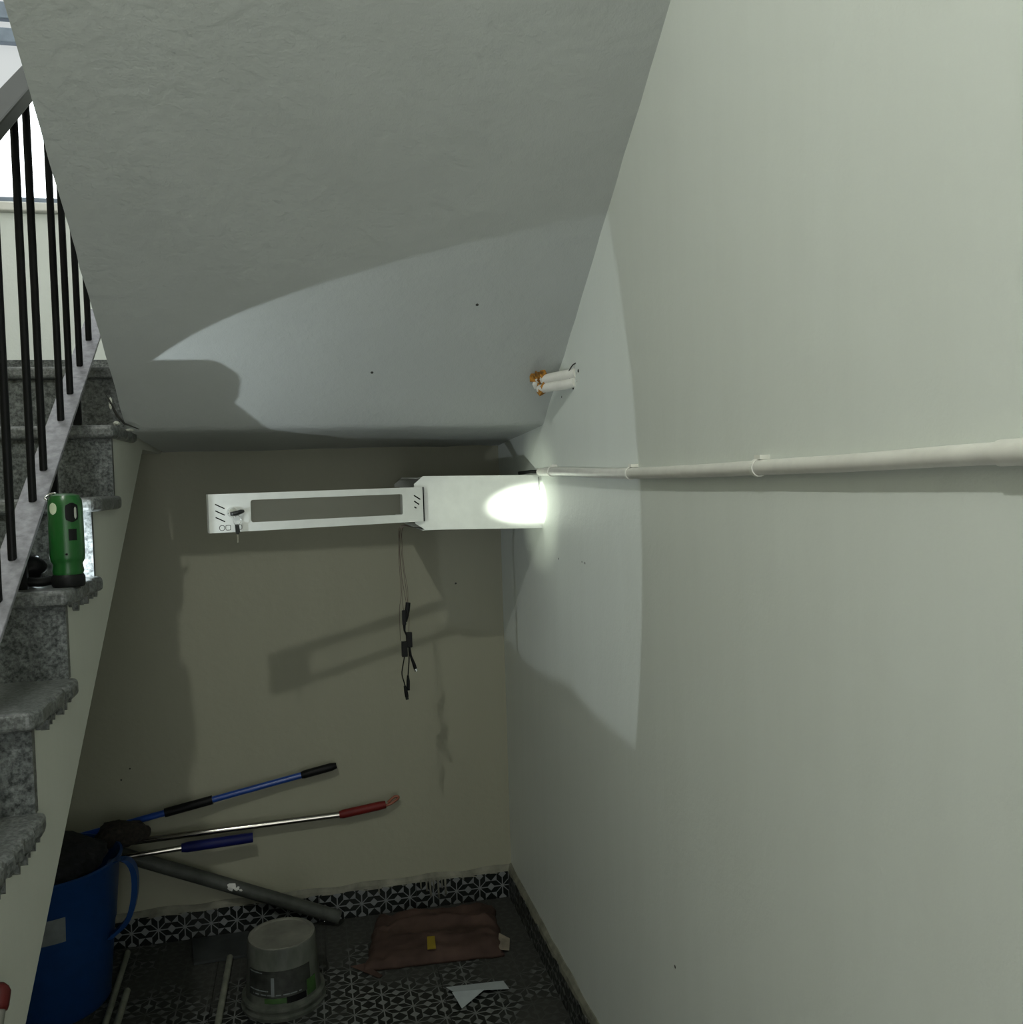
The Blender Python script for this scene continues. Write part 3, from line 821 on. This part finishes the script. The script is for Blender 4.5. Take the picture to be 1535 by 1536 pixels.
hb = spot('flashlight_halo', 26.0, 10.0, 1.0, (TORCH_HOT - TORCH_POS).normalized(), 0.006); hb.data.color = (0.90, 1.0, 0.80)
sb = spot('flashlight_beam', TORCH_BEAM_W, 2.95, 0.75, (TORCH_HOT - TORCH_POS).normalized(), 0.006)
sb.data.color = (0.93, 1.0, 0.86)

# ================================================================== THINGS UNDER THE STAIRS
# bucket
bc = Vector((-0.775, 2.86, 0.0))
bucket = thing('bucket', bc, 'blue plastic bucket half hidden behind the stair side', 'bucket')
BZ = 1.16
bk = [(0.0, 0.0), (0.150, 0.0), (0.156, 0.006), (0.176, 0.19), (0.180, 0.20), (0.194, 0.345), (0.201, 0.352), (0.203, 0.362), (0.196, 0.364), (0.189, 0.352), (0.170, 0.19), (0.148, 0.012), (0.0, 0.012)]
G().lathe([(r_ * 1.03, z_ * BZ) for r_, z_ in bk], bc, n=56).build('bucket_body', M_BLUE, bucket, smooth='auto')
lug = [Vector((p.x, p.y, p.z * BZ)) for p in bez([bc + Vector((0.187, -0.045, 0.358)), bc + Vector((0.228, -0.058, 0.366)), bc + Vector((0.252, -0.058, 0.335)), bc + Vector((0.250, -0.052, 0.27)), bc + Vector((0.226, -0.045, 0.205)), bc + Vector((0.176, -0.04, 0.165))], 24)]
g = G()
for p in lug:
    for dx, dy in ((-.008, -.016), (.008, -.016), (.008, .016), (-.008, .016)):
        g.v.append((p.x + dx, p.y + dy, p.z))
for i in range(len(lug) - 1):
    for j in range(4): g.f.append((i * 4 + j, i * 4 + (j + 1) % 4, i * 4 + 4 + (j + 1) % 4, i * 4 + 4 + j))
g.f += [(0, 1, 2, 3), tuple(len(lug) * 4 - 4 + j for j in range(4))]
g.build('handle_lug', M_BLUE, bucket, smooth='auto')
# sticker on the bucket wall (curved patch)
g = G(); n = 8
for k2 in (0.0012, 0.0020):
    for j, zz in enumerate((0.255, 0.325)):
        for i in range(n):
            a = math.radians(-96 + 34 * i / (n - 1)); rr_ = (0.181 + (zz / BZ - 0.2) * 0.0965) * 1.03 + k2
            g.v.append((bc.x + rr_ * math.cos(a), bc.y + rr_ * math.sin(a), zz + (0.012 if 0 < i < n - 1 and j == 0 else 0) * 0))
for i in range(n - 1):
    g.f += [(i, i + 1, n + i + 1, n + i), (2 * n + i, 3 * n + i, 3 * n + i + 1, 2 * n + i + 1)]
    g.f += [(i, 2 * n + i, 2 * n + i + 1, i + 1), (n + i, n + i + 1, 3 * n + i + 1, 3 * n + i)]
g.build('sticker', M_TAGGREY, bucket)

tag(lump('mop_cloth', (-0.785, 2.875, 0.415), (0.170, 0.170, 0.05), M_MOP, None, 1, 0.18), 'dark crumpled mop cloth stuffed in the blue bucket', 'mop cloth')

def pole(name, pts_parts, label, cat):
    """pts_parts: list of (part, mat, p0, p1, radius)"""
    t = thing(name, pts_parts[0][2], label, cat)
    for (pn, mt, p0, p1, r_) in pts_parts:
        p0 = Vector(p0); p1 = Vector(p1); d_ = p1 - p0
        if isinstance(r_, tuple): G().tube([p0, p0 + d_ * .08, p0 + d_ * .85, p1], [r_[0] * .8, r_[0], r_[0], r_[1]], 14).build(pn, mt, t, smooth='auto')
        else: G().tube([p0, p1], r_, 14).build(pn, mt, t, smooth='auto')
    return t
yb1 = 3.115
MA = Vector((-0.74, yb1 - .03, 0.402)); MB_ = Vector((-0.038, yb1, 0.520))
pole('floor_mop', [('shaft', M_BLUEPOLE, MA, MB_, 0.0105),
                    ('sleeve', M_BLACK, MA.lerp(MB_, 0.375), MA.lerp(MB_, 0.585), 0.0145),
                    ('grip', M_BLACK, MA.lerp(MB_, 0.99), MA.lerp(MB_, 1.157), (0.0135, 0.009))],
     'blue mop pole with black sleeve and black end grip leaning on wall', 'pole')
rp = pole('floor_mop', [('shaft', M_STEEL, (-0.72, yb1 - .02, 0.361), (0.082, yb1, 0.372), 0.0105),
                    ('grip', M_RED, (0.075, yb1, 0.371), (0.232, yb1 + .004, 0.388), (0.0145, 0.0125))],
     'steel mop pole with a red end grip and hanging loop', 'pole')
lp = Vector((0.255, yb1 + .004, 0.397))
G().tube(bez([(0.228, yb1 + .004, 0.386), (0.242, yb1 + .004, 0.386), (0.268, yb1 + .004, 0.399), (0.276, yb1 + .004, 0.409), (0.262, yb1 + .004, 0.411), (0.240, yb1 + .004, 0.394)], 20), 0.0048, 8).build('hanging_loop', M_ORANGE, rp, smooth=True)
pole('hand_wiper', [('shaft', M_STEEL, (-0.640, 3.03, 0.340), (-0.415, 3.055, 0.342), 0.0085),
                      ('grip', M_BLUEGRIP, (-0.425, 3.054, 0.342), (-0.206, 3.075, 0.342), (0.0165, 0.0155))],
     'short steel handle with a dark blue grip lying on the bucket rim', 'handle')
gp = pole('drain_pipe', [('pipe', M_GREYPIPE, (-0.80, 3.105, 0.405), (0.062, 3.095, 0.030), 0.0225)],
     'dirty grey plastic pipe leaning from the bucket down to the floor', 'pipe')
dirp = (Vector((0.062, 3.095, 0.030)) - Vector((-0.80, 3.105, 0.405))).normalized()
PA = Vector((-0.80, 3.105, 0.405)); PB = Vector((0.062, 3.095, 0.030)); pr = random.Random(11)
for (t, w) in ((0.600, .017), (0.622, .010), (0.635, .006)):
    p = PA.lerp(PB, t); g = G(); n = 11; rim = []
    for q in range(n):
        a = 2 * math.pi * q / n; rr_ = w * pr.uniform(0.35, 1.0)
        du = rr_ * 1.3 * math.cos(a); dv_ = max(-.018, min(.018, rr_ * 0.9 * math.sin(a) + 0.006))
        rad = 0.0229
        rim.append((du, dv_))
    up_ = Vector((dirp.z, 0, -dirp.x)); up_ = -up_ if up_.z < 0 else up_
    for lay in (0.0224, 0.0236):
        for du, dv_ in rim:
            v_ = p + dirp * du + up_ * dv_ + Vector((0, -math.sqrt(lay * lay - dv_ * dv_), 0)); g.v.append(tuple(v_))
        c0 = p + up_ * 0.005 + Vector((0, -math.sqrt(lay * lay - 0.005 ** 2), 0)); g.v.append(tuple(c0))
    for q in range(n):
        q2 = (q + 1) % n
        g.f += [(q, q2, n), (n + 1 + q2, n + 1 + q, 2 * n + 1), (q, n + 1 + q, n + 1 + q2, q2)]
    g.build('paint_splash', M_SPLASH, gp)
tag(lump('brush_head', (-0.590, 3.005, 0.425), (0.078, 0.05, 0.042), M_BRUSH, None, 3, 0.22), 'dark brown round brush head on top of the bucket', 'brush')
lb = bpy.data.objects['brush_head']

# upturned paint tub
tb = Vector((-0.112, 2.695, 0.0))
tub = thing('paint_tub', tb, 'cloudy plastic paint tub standing upside down on the tiles', 'tub')
G().lathe([(0.099, 0.002), (0.118, 0.0), (0.120, 0.010), (0.112, 0.014), (0.112, 0.024), (0.118, 0.027), (0.117, 0.034), (0.106, 0.038), (0.104, 0.05), (0.097, 0.188), (0.093, 0.195), (0.090, 0.192), (0.100, 0.05)], tb, n=48).build('tub_wall', M_TUB, tub, smooth='auto')
G().lathe([(0.0, 0.1925), (0.084, 0.1925), (0.087, 0.196), (0.0935, 0.1965), (0.0945, 0.1905), (0.0, 0.188)], tb, n=48).build('tub_bottom', M_TUBTOP, tub, smooth='auto')
def tub_patch(a0, a1, z0, z1, name, mat):
    g = G(); n = 10
    for th in (0.0008, 0.0018):
        for zz in (z0, z1):
            for i in range(n):
                a = math.radians(a0 + (a1 - a0) * i / (n - 1)); rr_ = 0.104 - (zz - 0.05) * 0.048 + th
                g.v.append((tb.x + rr_ * math.cos(a), tb.y + rr_ * math.sin(a), zz))
    for i in range(n - 1):
        g.f += [(i, i + 1, n + i + 1, n + i), (2 * n + i, 3 * n + i, 3 * n + i + 1, 2 * n + i + 1), (i, 2 * n + i, 2 * n + i + 1, i + 1), (n + i, n + i + 1, 3 * n + i + 1, 3 * n + i)]
    g.f += [(0, n, 3 * n, 2 * n), (n - 1, 3 * n - 1, 4 * n - 1, 2 * n - 1)]
    return g.build(name, mat, tub, smooth='auto')
M_LBL = plain('faded_dark_label', (0.03, 0.033, 0.028), 0.5, var=0.2, scale=40)
tub_patch(-150, -42, 0.062, 0.135, 'printed_label', M_LBL)
tub_patch(-118, -84, 0.046, 0.060, 'green_band', M_GREENLBL)
tub_patch(-84, -52, 0.044, 0.062, 'black_band', M_BLACK)
tub_patch(-50, -30, 0.046, 0.090, 'green_band', M_GREENLBL)
tub_patch(-107, -102, 0.066, 0.118, 'white_mark', M_TAGGREY)
tub_patch(-148, -122, 0.128, 0.131, 'white_mark', M_TAGGREY)
tub_patch(-148, -112, 0.079, 0.082, 'white_mark', M_TAGGREY)
tub_patch(-140, -60, 0.068, 0.071, 'white_mark', M_TAGGREY)

# sticks on the floor
def stick(p0, p1, r_, label):
    o = G().tube([p0, (Vector(p0) + Vector(p1)) / 2 + Vector((.001, 0, 0)), p1], r_, 12).build('wooden_stick', M_WOODSTICK, None, smooth='auto')
    tag(o, label, 'stick', 'pale sticks lying on the tiles')
stick((-0.607, 3.09, 0.0095), (-0.585, 2.30, 0.0095), 0.0092, 'long pale stick on the floor along the blue bucket, reaching the skirting')
stick((-0.566, 2.85, 0.010), (-0.553, 2.20, 0.010), 0.0098, 'pale stick on the floor just right of the longest one, shorter')
stick((-0.283, 2.965, 0.010), (-0.295, 2.15, 0.010), 0.0098, 'pale stick on the floor left of the upturned paint tub')

# loose plain tile
g = G().prism([(-0.415, 3.128), (-0.235, 3.128), (-0.232, 2.968), (-0.392, 2.962)], 'z', 0.001, 0.010)
tag(g.build('loose_tile', M_SLAB, bevel=0.001), 'plain grey loose tile lying against the back skirting', 'tile')

# brown paper sack, flattened
sack = thing('paper_sack', (0.33, 2.97, 0.0), 'flattened brown paper sack with a yellow label in the corner', 'sack')
def sack_mesh():
    c = [Vector((0.125, 2.775)), Vector((0.555, 2.745)), Vector((0.585, 3.055)), Vector((0.185, 3.095))]
    bm = bmesh.new(); n = 34; top = []; bot = []
    for j in range(n + 1):
        rt, rb_ = [], []
        for i in range(n + 1):
            u, v = i / n, j / n
            p = c[0].lerp(c[1], u).lerp(c[3].lerp(c[2], u), v)
            e = min(u, 1 - u, v, 1 - v)
            p = p + Vector((noise.noise(Vector((u * 7, v * 7, 2))), noise.noise(Vector((u * 7, v * 7, 8))))) * 0.012 * (1 if e < 0.06 else 0.3)
            f = min(1, e / 0.10)
            h = 0.010 + 0.028 * math.sqrt(f) + f * (0.012 * noise.noise(Vector((u * 4, v * 5, 1))) + 0.012 * abs(noise.noise(Vector((u * 11, v * 4, 4)))) - 0.010 * abs(noise.noise(Vector((u * 5, v * 14, 7)))))
            h += 0.016 * math.exp(-((v - 0.62 - 0.06 * math.sin(u * 5)) / 0.045) ** 2) * f * (0.4 + u)
            h += 0.010 * math.exp(-((v - 0.30 - 0.05 * math.sin(u * 7)) / 0.035) ** 2) * f
            h -= 0.010 * math.exp(-((u - 0.12) / 0.03) ** 2) * f
            rt.append(bm.verts.new((p.x, p.y, h))); rb_.append(bm.verts.new((p.x, p.y, 0.0015)))
        top.append(rt); bot.append(rb_)
    for j in range(n):
        for i in range(n):
            bm.faces.new((top[j][i], top[j][i + 1], top[j + 1][i + 1], top[j + 1][i]))
            bm.faces.new((bot[j][i], bot[j + 1][i], bot[j + 1][i + 1], bot[j][i + 1]))
    for i in range(n):
        bm.faces.new((bot[0][i], bot[0][i + 1], top[0][i + 1], top[0][i])); bm.faces.new((bot[n][i + 1], bot[n][i], top[n][i], top[n][i + 1]))
        bm.faces.new((bot[i + 1][0], bot[i][0], top[i][0], top[i + 1][0])); bm.faces.new((bot[i][n], bot[i + 1][n], top[i + 1][n], top[i][n]))
    bmesh.ops.recalc_face_normals(bm, faces=bm.faces)
    me = bpy.data.meshes.new('sack_body'); bm.to_mesh(me); bm.free(); me.materials.append(M_SACK)
    for p in me.polygons: p.use_smooth = True
    o = bpy.data.objects.new('sack_body', me); C.objects.link(o); attach(o, sack); return o
sack_mesh()
M_SACK2 = plain('pale_torn_paper', (0.22, 0.19, 0.14), 0.85, var=0.1)
def flap(pts, th, name, mat, par):
    g = G(); n = len(pts)
    for dz_ in (0, th):
        for p in pts: g.v.append((p[0], p[1], p[2] + dz_))
    g.f = [tuple(range(n)), tuple(n + i for i in reversed(range(n)))] + [(i, (i + 1) % n, n + (i + 1) % n, n + i) for i in range(n)]
    return g.build(name, mat, par)
flap([(0.535, 2.755, 0.022), (0.575, 2.77, 0.004), (0.588, 2.815, 0.018), (0.555, 2.825, 0.036)], 0.0015, 'torn_flap', M_SACK2, sack)
flap([(0.085, 2.815, 0.003), (0.165, 2.725, 0.002), (0.175, 2.733, 0.005), (0.125, 2.80, 0.014)], 0.0015, 'torn_flap', M_SACK, sack)
flap([(0.318, 2.772, 0.044), (0.344, 2.769, 0.044), (0.348, 2.822, 0.057), (0.324, 2.825, 0.057)], 0.0015, 'yellow_label', M_YELLOW, sack)

# folded paper
pp = thing('folded_paper', (0.44, 2.56, 0.0), 'folded white sheet of paper lying on the tiles', 'paper')
flap([(0.350, 2.620, 0.003), (0.520, 2.605, 0.004), (0.527, 2.555, 0.006), (0.452, 2.560, 0.012), (0.368, 2.575, 0.010)], 0.0012, 'sheet', M_PAPER, pp)
flap([(0.362, 2.574, 0.0115), (0.455, 2.560, 0.0135), (0.378, 2.500, 0.003)], 0.0012, 'folded_corner', M_PAPER, pp)

# broom handle beside the stairs, cut by the frame
M_CAP = plain('dark_red_cap', (0.060, 0.005, 0.004), 0.5, spec=0.25)
bs = thing('broom', (-0.428, 0.72, 0.0), 'grey stick with a red end cap leaning on the stair side', 'broom handle')
bt = Vector((-0.4335, 1.366, 0.812)); b0 = Vector((-0.428, 0.72, 0.012))
dv = (bt - b0).normalized()
G().tube([b0, bt - dv * 0.028], 0.0105, 14).build('shaft', M_WOODGREY, bs, smooth='auto')
G().tube([bt - dv * 0.030, bt - dv * 0.024, bt - dv * 0.006, bt, bt + dv * 0.005], [0.0125, 0.0140, 0.0140, 0.0105, 0.004], 16).build('red_cap', M_CAP, bs, smooth=True)
